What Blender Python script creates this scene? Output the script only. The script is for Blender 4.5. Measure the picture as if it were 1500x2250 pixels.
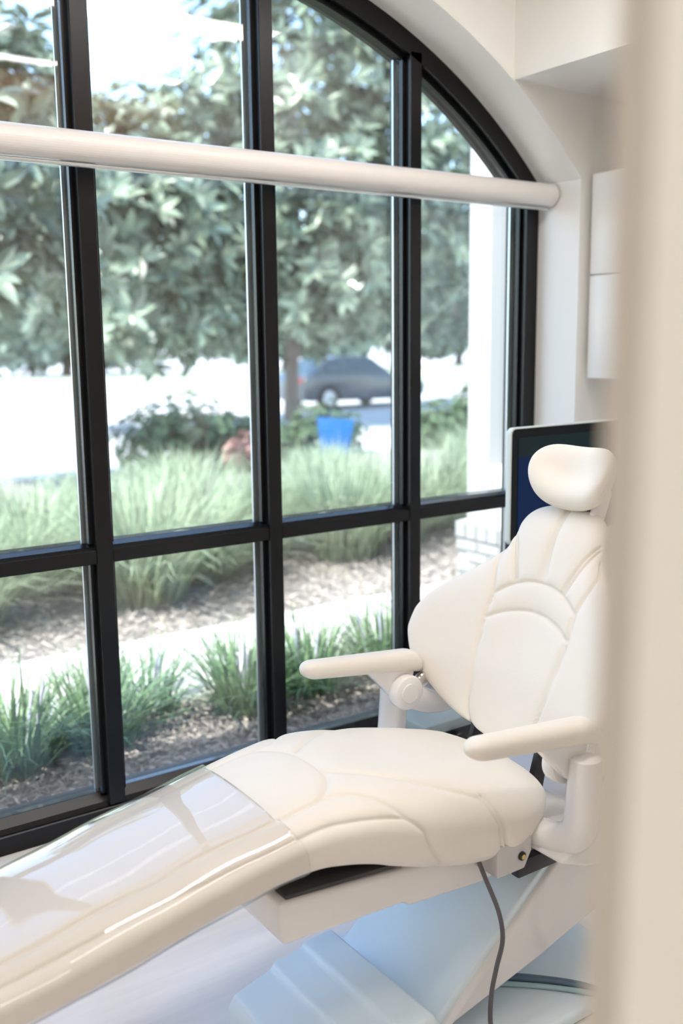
import bpy, bmesh, math, random
import numpy as np
from mathutils import Vector, Matrix, Euler

# ------------------------------------------------------------------ scene, camera, light
SC = bpy.context.scene
for o in list(bpy.data.objects):
    bpy.data.objects.remove(o)
COL = SC.collection
rnd = random.Random(7)
RNG = np.random.default_rng(7)

CAM_YAW, CAM_PITCH, CAM_ROLL = math.radians(55.277), math.radians(9.637), math.radians(0.6305)
cam_data = bpy.data.cameras.new('camera')
cam_data.sensor_fit = 'VERTICAL'
cam_data.sensor_height = 36.0
cam_data.sensor_width = 24.0
cam_data.lens = 35.0
cam_data.clip_start = 0.02
cam_data.clip_end = 600
cam_data.dof.use_dof = True
cam_data.dof.focus_distance = 2.35
cam_data.dof.aperture_fstop = 1.9
cam = bpy.data.objects.new('camera', cam_data)
COL.objects.link(cam)
_F = Vector((math.cos(CAM_YAW)*math.cos(CAM_PITCH), math.sin(CAM_YAW)*math.cos(CAM_PITCH), -math.sin(CAM_PITCH)))
_R = Vector((math.sin(CAM_YAW), -math.cos(CAM_YAW), 0))
_U = _R.cross(_F)
_R2 = _R*math.cos(CAM_ROLL) - _U*math.sin(CAM_ROLL)
_U2 = _U*math.cos(CAM_ROLL) + _R*math.sin(CAM_ROLL)
cam.matrix_world = Matrix(((_R2.x, _U2.x, -_F.x, 0.0), (_R2.y, _U2.y, -_F.y, 0.0), (_R2.z, _U2.z, -_F.z, 1.53), (0, 0, 0, 1)))
SC.camera = cam

SC.view_settings.view_transform = 'Standard'
SC.view_settings.look = 'None'
SC.view_settings.gamma = 1.0
SC.view_settings.use_curve_mapping = False
SC.view_settings.exposure = 0.3
SC.cycles.use_denoising = True
SC.cycles.max_bounces = 12
SC.cycles.diffuse_bounces = 5
SC.cycles.glossy_bounces = 4
SC.cycles.transparent_max_bounces = 24
SC.cycles.sample_clamp_indirect = 6.0
SC.cycles.caustics_reflective = False
SC.cycles.caustics_refractive = False

world = bpy.data.worlds.new('sky')
SC.world = world
world.use_nodes = True
wn = world.node_tree.nodes
wl = world.node_tree.links
sky = wn.new('ShaderNodeTexSky')
sky.sky_type = 'NISHITA'
sky.sun_disc = False
sky.sun_elevation = math.radians(55)
sky.sun_rotation = math.radians(260)
sky.air_density = 1.0
sky.dust_density = 0.7
sky.ozone_density = 1.2
wn['Background'].inputs['Strength'].default_value = 0.64
wl.new(sky.outputs[0], wn['Background'].inputs['Color'])

sun_data = bpy.data.lights.new('sun', 'SUN')
sun_data.energy = 9.5
sun_data.color = (1.0, 0.95, 0.87)
sun_data.angle = math.radians(0.6)
sun = bpy.data.objects.new('sun', sun_data)
COL.objects.link(sun)
TO_SUN = Vector((-0.50, -0.13, 0.80)).normalized()
sun.rotation_euler = TO_SUN.to_track_quat('Z', 'Y').to_euler()

LAMP_STRENGTH = 13.8
LAMP_COLOR = (1.0, 0.965, 0.93, 1)

# ------------------------------------------------------------------ helpers
def tag(o, label=None, cat=None, group=None, kind=None):
    if label: o['label'] = label
    if cat: o['category'] = cat
    if group: o['group'] = group
    if kind: o['kind'] = kind
    return o

def thing(name, label, cat, loc=(0, 0, 0), rz=0.0, group=None, kind=None):
    o = bpy.data.objects.new(name, None)
    COL.objects.link(o)
    o.location = loc
    o.rotation_euler = (0, 0, rz)
    o.empty_display_size = 0.1
    return tag(o, label, cat, group, kind)

def root_loc(p):
    v = Vector((0, 0, 0))
    while p is not None:
        v += Vector(p.location)
        p = p.parent
    return v

def obj(name, verts, faces, mat, parent=None, smooth=False, world_space=True, auto=None):
    """link one mesh object; vertices are given in world space and made local to the parent"""
    me = bpy.data.meshes.new(name)
    verts = np.asarray(verts, dtype=float)
    if parent is not None and world_space:
        verts = verts - np.array(root_loc(parent))
    if isinstance(faces, np.ndarray):
        faces = faces.tolist()
    me.from_pydata(verts.tolist(), [], faces)
    me.update()
    me.materials.append(mat)
    if smooth:
        me.polygons.foreach_set('use_smooth', [True]*len(me.polygons))
        if auto:
            try:
                me.set_sharp_from_angle(angle=math.radians(auto))
            except Exception:
                pass
    o = bpy.data.objects.new(name, me)
    COL.objects.link(o)
    if parent is not None:
        o.parent = parent
    return o

def bm_obj(name, bm, mat, parent=None, smooth=False, auto=None, world_space=True):
    bm.normal_update()
    me = bpy.data.meshes.new(name)
    if parent is not None and world_space:
        bmesh.ops.translate(bm, verts=bm.verts, vec=-root_loc(parent))
    bm.to_mesh(me)
    bm.free()
    me.materials.append(mat)
    if smooth:
        me.polygons.foreach_set('use_smooth', [True]*len(me.polygons))
        if auto:
            me.set_sharp_from_angle(angle=math.radians(auto))
    o = bpy.data.objects.new(name, me)
    COL.objects.link(o)
    if parent is not None:
        o.parent = parent
    return o

def add_box(bm, x0, x1, y0, y1, z0, z1, bevel=0.0, seg=2):
    r = bmesh.ops.create_cube(bm, size=1.0)
    vs = r['verts']
    bmesh.ops.scale(bm, vec=(x1-x0, y1-y0, z1-z0), verts=vs)
    bmesh.ops.translate(bm, vec=((x0+x1)/2, (y0+y1)/2, (z0+z1)/2), verts=vs)
    if bevel > 0:
        es = list({e for v in vs for e in v.link_edges})
        bmesh.ops.bevel(bm, geom=es, offset=bevel, segments=seg, profile=0.5, affect='EDGES')

def box(name, x0, x1, y0, y1, z0, z1, mat, parent=None, bevel=0.0, seg=2, world_space=True):
    bm = bmesh.new()
    add_box(bm, x0, x1, y0, y1, z0, z1, bevel, seg)
    return bm_obj(name, bm, mat, parent, smooth=bevel > 0, auto=35 if bevel > 0 else None, world_space=world_space)

def add_prism(bm, pts, a0, a1, axis='y', bevel=0.0, seg=3):
    """extrude a closed 2D outline; axis y: pts=(x,z), axis x: pts=(y,z), axis z: pts=(x,y)"""
    def p3(p, a):
        return {'y': (p[0], a, p[1]), 'x': (a, p[0], p[1]), 'z': (p[0], p[1], a)}[axis]
    lo = [bm.verts.new(p3(p, a0)) for p in pts]
    hi = [bm.verts.new(p3(p, a1)) for p in pts]
    n = len(pts)
    fs = [bm.faces.new(lo), bm.faces.new(hi)]
    for i in range(n):
        fs.append(bm.faces.new((lo[i], lo[(i+1) % n], hi[(i+1) % n], hi[i])))
    bmesh.ops.recalc_face_normals(bm, faces=fs)
    if bevel > 0:
        es = list({e for f in fs for e in f.edges})
        bmesh.ops.bevel(bm, geom=es, offset=bevel, segments=seg, profile=0.5, affect='EDGES', clamp_overlap=True)

def prism(name, pts, a0, a1, mat, parent=None, axis='y', bevel=0.0, seg=3, world_space=True):
    bm = bmesh.new()
    add_prism(bm, pts, a0, a1, axis, bevel, seg)
    return bm_obj(name, bm, mat, parent, smooth=bevel > 0, auto=40 if bevel > 0 else None, world_space=world_space)

def tube_geo(pts, radii, n=10, caps=True):
    pts = np.asarray(pts, float)
    if np.isscalar(radii):
        radii = np.full(len(pts), radii)
    tan = np.gradient(pts, axis=0)
    tan /= np.linalg.norm(tan, axis=1)[:, None] + 1e-12
    ref = np.array([0.0, 0.0, 1.0])
    if abs(tan[0] @ ref) > 0.9:
        ref = np.array([1.0, 0.0, 0.0])
    u = np.cross(tan[0], ref); u /= np.linalg.norm(u)
    V, Fc = [], []
    ang = np.linspace(0, 2*np.pi, n, endpoint=False)
    for i in range(len(pts)):
        u = u - tan[i]*(u @ tan[i]); u /= np.linalg.norm(u)+1e-12
        w = np.cross(tan[i], u)
        V.append(pts[i] + radii[i]*(np.cos(ang)[:, None]*u + np.sin(ang)[:, None]*w))
    V = np.concatenate(V)
    for i in range(len(pts)-1):
        for j in range(n):
            a, b = i*n+j, i*n+(j+1) % n
            Fc.append((a, b, b+n, a+n))
    if caps:
        Fc.append(tuple(range(n-1, -1, -1)))
        Fc.append(tuple((len(pts)-1)*n+j for j in range(n)))
    return V, Fc

def smooth_path(pts, n=24):
    """Catmull-Rom through the points"""
    P = np.asarray(pts, float)
    P = np.vstack([2*P[0]-P[1], P, 2*P[-1]-P[-2]])
    out = []
    for i in range(1, len(P)-2):
        for t in np.linspace(0, 1, n, endpoint=False):
            a, b, c, d = P[i-1], P[i], P[i+1], P[i+2]
            out.append(0.5*((2*b)+(-a+c)*t+(2*a-5*b+4*c-d)*t*t+(-a+3*b-3*c+d)*t**3))
    out.append(P[-2])
    return np.array(out)

def tube(name, pts, r, mat, parent=None, n=10, world_space=True):
    V, Fc = tube_geo(pts, r, n)
    return obj(name, V, Fc, mat, parent, smooth=True, world_space=world_space, auto=50)

def lathe_geo(profile, center, axis=(0, 0, 1), n=24):
    """profile: (radius, distance along axis)"""
    ax = Vector(axis).normalized()
    u = ax.orthogonal().normalized()
    w = ax.cross(u)
    c = Vector(center)
    V, Fc = [], []
    for r, h in profile:
        for j in range(n):
            a = 2*math.pi*j/n
            V.append(c + ax*h + (u*math.cos(a) + w*math.sin(a))*r)
    m = len(profile)
    for i in range(m-1):
        for j in range(n):
            a, b = i*n+j, i*n+(j+1) % n
            Fc.append((a, b, b+n, a+n))
    Fc.append(tuple(range(n-1, -1, -1)))
    Fc.append(tuple((m-1)*n+j for j in range(n)))
    return [tuple(v) for v in V], Fc

def lathe(name, profile, center, mat, parent=None, axis=(0, 0, 1), n=24, world_space=True):
    V, Fc = lathe_geo(profile, center, axis, n)
    return obj(name, V, Fc, mat, parent, smooth=True, world_space=world_space, auto=35)

# ------------------------------------------------------------------ materials
def new_mat(name):
    m = bpy.data.materials.new(name)
    m.use_nodes = True
    return m, m.node_tree.nodes, m.node_tree.links, m.node_tree.nodes['Principled BSDF']

def pbr(name, color, rough=0.5, metal=0.0, spec=0.5, coat=0.0, var=0.0, var_scale=8.0, bump=0.0, bump_scale=60.0, island=0.0, trans=0.0, stretch=(1, 1, 1)):
    m, n, l, b = new_mat(name)
    b.inputs['Base Color'].default_value = (*color, 1)
    b.inputs['Roughness'].default_value = rough
    b.inputs['Metallic'].default_value = metal
    b.inputs['Specular IOR Level'].default_value = spec
    b.inputs['Coat Weight'].default_value = coat
    b.inputs['Coat Roughness'].default_value = 0.08
    tc = None
    if var > 0 or bump > 0:
        tc = n.new('ShaderNodeTexCoord')
        mp = n.new('ShaderNodeMapping')
        mp.inputs['Scale'].default_value = stretch
        l.new(tc.outputs['Object'], mp.inputs['Vector'])
    src = None
    if var > 0:
        t = n.new('ShaderNodeTexNoise')
        t.inputs['Scale'].default_value = var_scale
        t.inputs['Detail'].default_value = 5
        l.new(mp.outputs[0], t.inputs['Vector'])
        src = t.outputs['Fac']
        amt = var
    if island > 0:
        g = n.new('ShaderNodeNewGeometry')
        src = g.outputs['Random Per Island']
        amt = island
    if src is not None:
        r = n.new('ShaderNodeValToRGB')
        c0 = [max(0, c*(1-amt)) for c in color]
        c1 = [min(1, c*(1+amt)) for c in color]
        r.color_ramp.elements[0].position = 0.25 if island == 0 else 0.0
        r.color_ramp.elements[1].position = 0.75 if island == 0 else 1.0
        r.color_ramp.elements[0].color = (*c0, 1)
        r.color_ramp.elements[1].color = (*c1, 1)
        l.new(src, r.inputs['Fac'])
        l.new(r.outputs['Color'], b.inputs['Base Color'])
        colour_out = r.outputs['Color']
    if bump > 0:
        t2 = n.new('ShaderNodeTexNoise')
        t2.inputs['Scale'].default_value = bump_scale
        t2.inputs['Detail'].default_value = 4
        l.new(mp.outputs[0], t2.inputs['Vector'])
        bp = n.new('ShaderNodeBump')
        bp.inputs['Strength'].default_value = bump
        bp.inputs['Distance'].default_value = 0.004
        l.new(t2.outputs['Fac'], bp.inputs['Height'])
        l.new(bp.outputs['Normal'], b.inputs['Normal'])
    if trans > 0:
        tr = n.new('ShaderNodeBsdfTranslucent')
        if src is not None:
            l.new(colour_out, tr.inputs['Color'])
        else:
            tr.inputs['Color'].default_value = (*color, 1)
        mx = n.new('ShaderNodeMixShader')
        mx.inputs['Fac'].default_value = trans
        l.new(b.outputs[0], mx.inputs[1])
        l.new(tr.outputs[0], mx.inputs[2])
        l.new(mx.outputs[0], n['Material Output'].inputs['Surface'])
    return m

def clear_sheet(name, tint, ior, rough=0.0, gain=1.0, bump=0.0, bump_scale=10.0, bump_dist=0.002):
    """thin clear sheet: straight-through transmission plus Fresnel mirror"""
    m, n, l, b = new_mat(name)
    n.remove(b)
    geo = n.new('ShaderNodeNewGeometry')
    mi = n.new('ShaderNodeMix')
    mi.data_type = 'FLOAT'
    mi.inputs[2].default_value = ior
    mi.inputs[3].default_value = 1.0/ior
    l.new(geo.outputs['Backfacing'], mi.inputs[0])
    fr = n.new('ShaderNodeFresnel')
    l.new(mi.outputs[0], fr.inputs['IOR'])
    mu = n.new('ShaderNodeMath')
    mu.operation = 'MULTIPLY'
    mu.use_clamp = True
    mu.inputs[1].default_value = gain
    l.new(fr.outputs[0], mu.inputs[0])
    tr = n.new('ShaderNodeBsdfTransparent')
    tr.inputs['Color'].default_value = (*tint, 1)
    gl = n.new('ShaderNodeBsdfGlossy')
    gl.inputs['Roughness'].default_value = rough
    if bump > 0:
        tc = n.new('ShaderNodeTexCoord')
        t2 = n.new('ShaderNodeTexNoise')
        t2.inputs['Scale'].default_value = bump_scale
        t2.inputs['Detail'].default_value = 1
        l.new(tc.outputs['Object'], t2.inputs['Vector'])
        bp = n.new('ShaderNodeBump')
        bp.inputs['Strength'].default_value = bump
        bp.inputs['Distance'].default_value = bump_dist
        l.new(t2.outputs['Fac'], bp.inputs['Height'])
        l.new(bp.outputs['Normal'], gl.inputs['Normal'])
    mx = n.new('ShaderNodeMixShader')
    l.new(mu.outputs[0], mx.inputs['Fac'])
    l.new(tr.outputs[0], mx.inputs[1])
    l.new(gl.outputs[0], mx.inputs[2])
    l.new(mx.outputs[0], n['Material Output'].inputs['Surface'])
    return m

def emit(name, color, strength):
    m, n, l, b = new_mat(name)
    b.inputs['Base Color'].default_value = (0.9, 0.9, 0.9, 1)
    b.inputs['Emission Color'].default_value = color
    b.inputs['Emission Strength'].default_value = strength
    return m

M = {}
M['wall'] = pbr('wall_paint', (0.86, 0.845, 0.81), 0.7, bump=0.08, bump_scale=180)
M['front_wall'] = pbr('greige_wall_paint', (0.70, 0.64, 0.57), 0.7, bump=0.08, bump_scale=180)
M['jamb'] = pbr('jamb_shade_tone', (0.60, 0.545, 0.475), 0.6)  # darker tone puts the shade on the partition end into its colour
M['casing'] = pbr('casing_lit_tone', (0.90, 0.86, 0.79), 0.5)  # lighter tone paints the lit band onto the door lining; baseboards share it
M['ceiling'] = pbr('ceiling_paint', (0.86, 0.85, 0.82), 0.8)
M['bulkhead'] = pbr('tan_bulkhead_paint', (0.62, 0.40, 0.26), 0.6)
M['wood_dark'] = pbr('brown_door_wood', (0.20, 0.13, 0.09), 0.45, var=0.3, var_scale=4, stretch=(12, 12, 1))
M['floor'] = pbr('pale_vinyl_plank', (0.86, 0.80, 0.755), 0.32, var=0.06, var_scale=3, stretch=(1, 9, 1))
M['bronze'] = pbr('dark_bronze_aluminium', (0.004, 0.0042, 0.0046), 0.27, spec=0.36, bump=0.05, bump_scale=500)
M['gasket'] = pbr('black_gasket', (0.008, 0.008, 0.008), 0.6)
M['spacer'] = pbr('pale_aluminium_spacer', (0.62, 0.66, 0.68), 0.3, metal=0.7)
M['glass'] = clear_sheet('window_glass', (0.955, 0.985, 0.978), 1.74, 0.0)
M['shade'] = pbr('white_shade_metal', (0.87, 0.83, 0.80), 0.35, coat=0.2)
M['vinyl'] = pbr('cream_vinyl', (0.81, 0.755, 0.675), 0.42, spec=0.45, bump=0.12, bump_scale=420)
M['vinyl_back'] = M['vinyl']
M['plastic'] = pbr('white_gloss_plastic', (0.80, 0.775, 0.765), 0.16, spec=0.5, coat=0.3)
M['plastic_grey'] = pbr('pale_grey_plastic', (0.55, 0.53, 0.52), 0.35)
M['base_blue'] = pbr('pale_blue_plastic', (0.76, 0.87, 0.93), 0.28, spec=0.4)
M['chrome'] = pbr('chrome', (0.8, 0.8, 0.8), 0.12, metal=1.0)
M['black'] = pbr('black_plastic', (0.012, 0.013, 0.015), 0.4)
M['dark'] = pbr('charcoal_plastic', (0.045, 0.042, 0.042), 0.5)
M['brass'] = pbr('brass_ring', (0.65, 0.48, 0.16), 0.3, metal=1.0)
M['cord'] = pbr('grey_cord', (0.10, 0.09, 0.10), 0.45)
M['hose_blue'] = pbr('blue_grey_hose', (0.13, 0.20, 0.28), 0.4)
M['hose_teal'] = pbr('pale_teal_hose', (0.38, 0.55, 0.58), 0.4)
M['film'] = clear_sheet('clear_vinyl_sheet', (0.996, 0.995, 0.994), 1.42, 0.02, gain=1.25, bump=0.35, bump_scale=7, bump_dist=0.006)
M['cabinet'] = pbr('white_cabinet_laminate', (0.86, 0.84, 0.81), 0.35)
M['monitor_shell'] = pbr('white_monitor_shell', (0.72, 0.80, 0.80), 0.35)
M['bezel'] = pbr('black_monitor_bezel', (0.003, 0.006, 0.007), 0.14, spec=0.2)
M['lamp'] = emit('lamp_diffuser', LAMP_COLOR, LAMP_STRENGTH)
M['lamp_body'] = pbr('white_lamp_body', (0.8, 0.8, 0.78), 0.4)
M['leather_navy'] = pbr('navy_upholstery', (0.02, 0.05, 0.09), 0.45)
M['stool_blue'] = pbr('dark_blue_plastic', (0.02, 0.055, 0.09), 0.35)
# outdoors
M['mulch_soil'] = pbr('brown_mulch_soil', (0.30, 0.265, 0.245), 0.95, var=0.45, var_scale=14, bump=0.8, bump_scale=40)
M['chips'] = pbr('mulch_chips', (0.37, 0.32, 0.29), 0.9, island=0.6)
M['concrete'] = pbr('pale_concrete', (0.62, 0.60, 0.56), 0.9, var=0.06, var_scale=5, bump=0.2, bump_scale=120)
M['lot'] = pbr('pale_asphalt', (0.55, 0.54, 0.53), 0.9, var=0.08, var_scale=0.8)
M['turf'] = pbr('dry_lawn', (0.38, 0.42, 0.29), 0.95, var=0.25, var_scale=0.9, bump=0.6, bump_scale=30)
M['magnolia'] = pbr('magnolia_leaf', (0.215, 0.265, 0.19), 0.27, spec=0.65, island=0.65, trans=0.25)
M['oak'] = pbr('grey_green_leaf', (0.18, 0.235, 0.19), 0.5, island=0.55, trans=0.25)
M['shrubleaf'] = pbr('shrub_leaf', (0.10, 0.16, 0.08), 0.5, island=0.5, trans=0.2)
M['redleaf'] = pbr('red_shrub_leaf', (0.40, 0.24, 0.21), 0.5, island=0.5, trans=0.2)
M['bark'] = pbr('grey_brown_bark', (0.19, 0.155, 0.135), 0.95, var=0.3, var_scale=6, bump=0.8, bump_scale=30)
M['grass'] = pbr('pale_green_grass', (0.36, 0.43, 0.29), 0.55, island=0.45, trans=0.35)
M['liriope'] = pbr('green_liriope_leaf', (0.19, 0.29, 0.15), 0.45, island=0.5, trans=0.3)
M['lilac'] = pbr('lilac_flower', (0.52, 0.48, 0.66), 0.7)
M['white_brick'] = pbr('white_painted_brick', (0.32, 0.317, 0.31), 0.8, bump=0.3, bump_scale=60)
M['mortar'] = pbr('white_painted_mortar', (0.50, 0.49, 0.47), 0.9)
M['stucco'] = pbr('white_stucco', (0.49, 0.487, 0.48), 0.85, bump=0.15, bump_scale=90)
M['sign_blue'] = pbr('bright_blue_sign', (0.01, 0.12, 0.38), 0.5)
M['steel'] = pbr('thin_steel', (0.5, 0.5, 0.5), 0.4, metal=1.0)
M['car_paint'] = pbr('slate_car_paint', (0.065, 0.085, 0.11), 0.25, coat=0.6)
M['car_white'] = pbr('white_car_paint', (0.75, 0.78, 0.80), 0.25, coat=0.6)
M['car_bluepaint'] = pbr('light_blue_car_paint', (0.20, 0.40, 0.62), 0.25, coat=0.6)
M['car_glass'] = pbr('car_window_glass', (0.03, 0.06, 0.075), 0.06, spec=0.8)
M['tyre'] = pbr('tyre_rubber', (0.02, 0.02, 0.022), 0.8)
M['rim'] = pbr('alloy_rim', (0.62, 0.64, 0.68), 0.35, metal=0.4)
M['lamp_red'] = pbr('red_lens', (0.45, 0.03, 0.03), 0.2)
# ------------------------------------------------------------------ room shell
def struct(o, label=None):
    o['kind'] = 'structure'
    if label: o['label'] = label
    return o

Y_IN, Y_OUT = 2.41, 2.75          # inner and outer face of the window wall
X_L, X_R = -2.6, 3.05             # room ends
Z_C = 2.83                        # ceiling
GZ = -0.07                        # ground outside
WX0, WX1, WZ0 = -0.111, 2.669, 0.16   # window opening
ACX, ACZ, AR = 1.279, 0.752, 1.914     # arch centre and radius
SPR = ACZ + math.sqrt(AR**2 - (WX1-ACX)**2)

def arch_z(x, r=AR):
    return ACZ + math.sqrt(max(0.0, r*r - (x-ACX)**2))

def arc_pts(x0, x1, r, n):
    a0 = math.acos((x0-ACX)/r); a1 = math.acos((x1-ACX)/r)
    return [(ACX + r*math.cos(a), ACZ + r*math.sin(a)) for a in np.linspace(a0, a1, n)]

# window wall with its arched opening
bm = bmesh.new()
outer = [(-6.0, -0.3), (4.4, -0.3), (4.4, 4.55), (-6.0, 4.55)]
inner = [(WX0, WZ0), (WX1, WZ0)] + arc_pts(WX1, WX0, AR, 65)
vo = [bm.verts.new((x, Y_IN, z)) for x, z in outer]
vi = [bm.verts.new((x, Y_IN, z)) for x, z in inner]
eds = []
for loop in (vo, vi):
    for i in range(len(loop)):
        eds.append(bm.edges.new((loop[i], loop[(i+1) % len(loop)])))
bmesh.ops.triangle_fill(bm, edges=eds, use_beauty=True)
res = bmesh.ops.extrude_face_region(bm, geom=bm.faces[:])
bmesh.ops.translate(bm, verts=[g for g in res['geom'] if isinstance(g, bmesh.types.BMVert)], vec=(0, Y_OUT-Y_IN, 0))
bmesh.ops.recalc_face_normals(bm, faces=bm.faces)
struct(bm_obj('wall_window', bm, M['wall']))

struct(box('floor', X_L, X_R+0.1, -1.75, Y_IN, -0.12, 0.0, M['floor']))
struct(box('ceiling', X_L, X_R+0.1, -1.75, Y_IN, Z_C, Z_C+0.12, M['ceiling']))
struct(box('wall_right', X_R, X_R+0.12, -1.75, Y_IN, 0, Z_C, M['wall']))
struct(box('wall_left', X_L-0.12, X_L, -1.75, Y_IN, 0, Z_C, M['wall']))
struct(box('wall_corridor', X_L-0.12, X_R+0.12, -1.87, -1.75, 0, Z_C, M['wall']))
# partition with the doorway the photograph is taken from
FY0, FY1, DX0, DX1 = 0.17, 0.307, -0.75, 0.36
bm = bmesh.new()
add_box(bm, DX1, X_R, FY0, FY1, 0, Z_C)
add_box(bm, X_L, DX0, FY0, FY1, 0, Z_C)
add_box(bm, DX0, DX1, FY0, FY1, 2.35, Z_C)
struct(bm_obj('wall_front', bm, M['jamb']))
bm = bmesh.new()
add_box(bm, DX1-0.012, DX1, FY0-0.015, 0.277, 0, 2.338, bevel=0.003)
struct(bm_obj('trim_1', bm, M['casing'], smooth=True, auto=35), 'door lining with a lit tone painted in, on the shade-toned partition end')
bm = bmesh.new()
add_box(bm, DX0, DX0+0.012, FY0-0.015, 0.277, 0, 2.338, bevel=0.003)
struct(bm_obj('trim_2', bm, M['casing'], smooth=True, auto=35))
struct(box('trim_3', 2.35, X_R, FY1, Y_IN, 2.342, Z_C, M['wall']), 'white dropped soffit along the end wall')
struct(box('trim_4', DX1, 2.35, FY1, 0.55, 2.52, Z_C, M['bulkhead']), 'tan bulkhead over the partition')
struct(box('baseboard_right', X_R-0.014, X_R, FY1, Y_IN, 0, 0.11, M['casing'], bevel=0.003))
struct(box('baseboard_window', WX1+0.02, X_R-0.014, Y_IN-0.014, Y_IN, 0, 0.11, M['casing'], bevel=0.003))
struct(box('baseboard_front', DX1+0.02, X_R-0.014, FY1, FY1+0.014, 0, 0.11, M['casing'], bevel=0.003))
# roof slab over the building
struct(box('ceiling_roof', -6.0, 4.4, -1.87, Y_IN, Z_C+0.14, Z_C+0.3, M['stucco']))

# ------------------------------------------------------------------ arched window
win = thing('window_1', 'tall arched window with dark bronze mullions and clear panes', None, (ACX, 2.65, WZ0), kind='structure')
FY, FB = 2.60, 2.71       # frame front and back
GY = 2.655                # glass plane
MW = 0.046
mull = [0.449, 1.003, 1.5575, 2.109]
TZ0, TZ1 = 0.932, 0.980   # transom
JW = 0.058
RAIL = 0.25
bm = bmesh.new()
add_box(bm, WX0, WX0+JW, FY, FB, WZ0, SPR, 0.003, 1)
bm_obj('jamb', bm, M['bronze'], win, True, 35)
bm = bmesh.new()
add_box(bm, WX1-JW, WX1, FY, FB, WZ0, SPR, 0.003, 1)
bm_obj('jamb', bm, M['bronze'], win, True, 35)
bm = bmesh.new()
add_box(bm, WX0+JW, WX1-JW, FY, FB, WZ0, RAIL-0.035, 0.003, 1)
add_prism(bm, [(FY+0.012, RAIL-0.036), (FB-0.01, RAIL-0.036), (FB-0.01, RAIL), (GY-0.012, RAIL), (FY+0.02, RAIL-0.022)], WX0+JW, WX1-JW, 'x')
bm_obj('bottom_rail', bm, M['bronze'], win)
# arched head
def arc_band(name, r0, r1, y0, y1, mat, x0=WX0, x1=WX1, n=57):
    a_r = math.acos(min(1, (x1-ACX)/r1)); a_l = math.acos(max(-1, (x0-ACX)/r1))
    V, Fc = [], []
    for a in np.linspace(a_r, a_l, n):
        c, s = math.cos(a), math.sin(a)
        for r, y in ((r1, y0), (r1, y1), (r0, y1), (r0, y0)):
            V.append((ACX+r*c, y, ACZ+r*s))
    for i in range(n-1):
        for j in range(4):
            a, b = i*4+j, i*4+(j+1) % 4
            Fc.append((a, b, b+4, a+4))
    Fc.append((0, 1, 2, 3)); Fc.append(((n-1)*4+3, (n-1)*4+2, (n-1)*4+1, (n-1)*4))
    bmx = bmesh.new()
    vs = [bmx.verts.new(v) for v in V]
    for f_ in Fc: bmx.faces.new([vs[i] for i in f_])
    bmesh.ops.recalc_face_normals(bmx, faces=bmx.faces)
    return bm_obj(name, bmx, mat, win, True, 30)
HB = 0.06
arc_band('arched_head', AR-HB, AR-0.001, FY, FB, M['bronze'])
arc_band('arched_bead', AR-HB-0.016, AR-HB+0.002, FY+0.026, GY-0.012, M['bronze'])
for mx in mull:
    bm = bmesh.new()
    zt = arch_z(mx-MW/2 if mx > ACX else mx+MW/2, AR-HB) + 0.012
    add_box(bm, mx-MW/2, mx+MW/2, FY, FB, RAIL-0.03, zt, 0.002, 1)
    bm_obj('mullion', bm, M['bronze'], win, True, 35)
cols = [WX0+JW] + mull + [WX1-JW]
edges = []
for i in range(5):
    a = cols[i] + (MW/2 if i > 0 else 0)
    b = cols[i+1] - (MW/2 if i < 4 else 0)
    edges.append((a, b))
for a, b in edges:
    bm = bmesh.new()
    add_box(bm, a, b, FY+0.004, FB-0.004, TZ0, TZ1-0.008, 0.002, 1)
    add_prism(bm, [(FY+0.006, TZ1-0.0085), (FB-0.01, TZ1-0.0085), (FB-0.01, TZ1+0.006), (GY-0.012, TZ1+0.006), (FY+0.016, TZ1)], a, b, 'x')
    bm_obj('transom', bm, M['bronze'], win)
BD = 0.013
for i, (a, b) in enumerate(edges):
    # beads standing against the glass on both sides of every pane
    for z0, z1 in ((RAIL, TZ0), (TZ1+0.006, None)):
        for side in (0, 1):
            xa, xb = (a, a+BD) if side == 0 else (b-BD, b)
            zt = z1 if z1 else min(arch_z(xa, AR-HB-0.002), arch_z(xb, AR-HB-0.002))
            bmx = bmesh.new()
            add_box(bmx, xa, xb, FY+0.026, GY-0.012, z0, zt)
            bm_obj('glazing_bead', bmx, M['bronze'], win)
            xs, xe = (a+0.001, a+BD+0.007) if side == 0 else (b-BD-0.007, b-0.001)
            zt2 = z1-0.001 if z1 else min(arch_z(xs, AR-HB-0.004), arch_z(xe, AR-HB-0.004))
            bmx = bmesh.new()
            add_box(bmx, xs, xe, GY+0.0105, GY+0.018, z0+0.001, zt2)
            bm_obj('spacer_bar', bmx, M['spacer'], win)
    # panes
    g = 0.0015
    prism('pane', [(a+g, RAIL+g), (b-g, RAIL+g), (b-g, TZ0-g), (a+g, TZ0-g)], GY-0.010, GY+0.010, M['glass'], win)
    rr = AR-HB-0.003
    top = arc_pts(b-g, a+g, rr, 17)
    prism('pane', [(a+g, TZ1+0.008), (b-g, TZ1+0.008)] + top, GY-0.010, GY+0.010, M['glass'], win)

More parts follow.
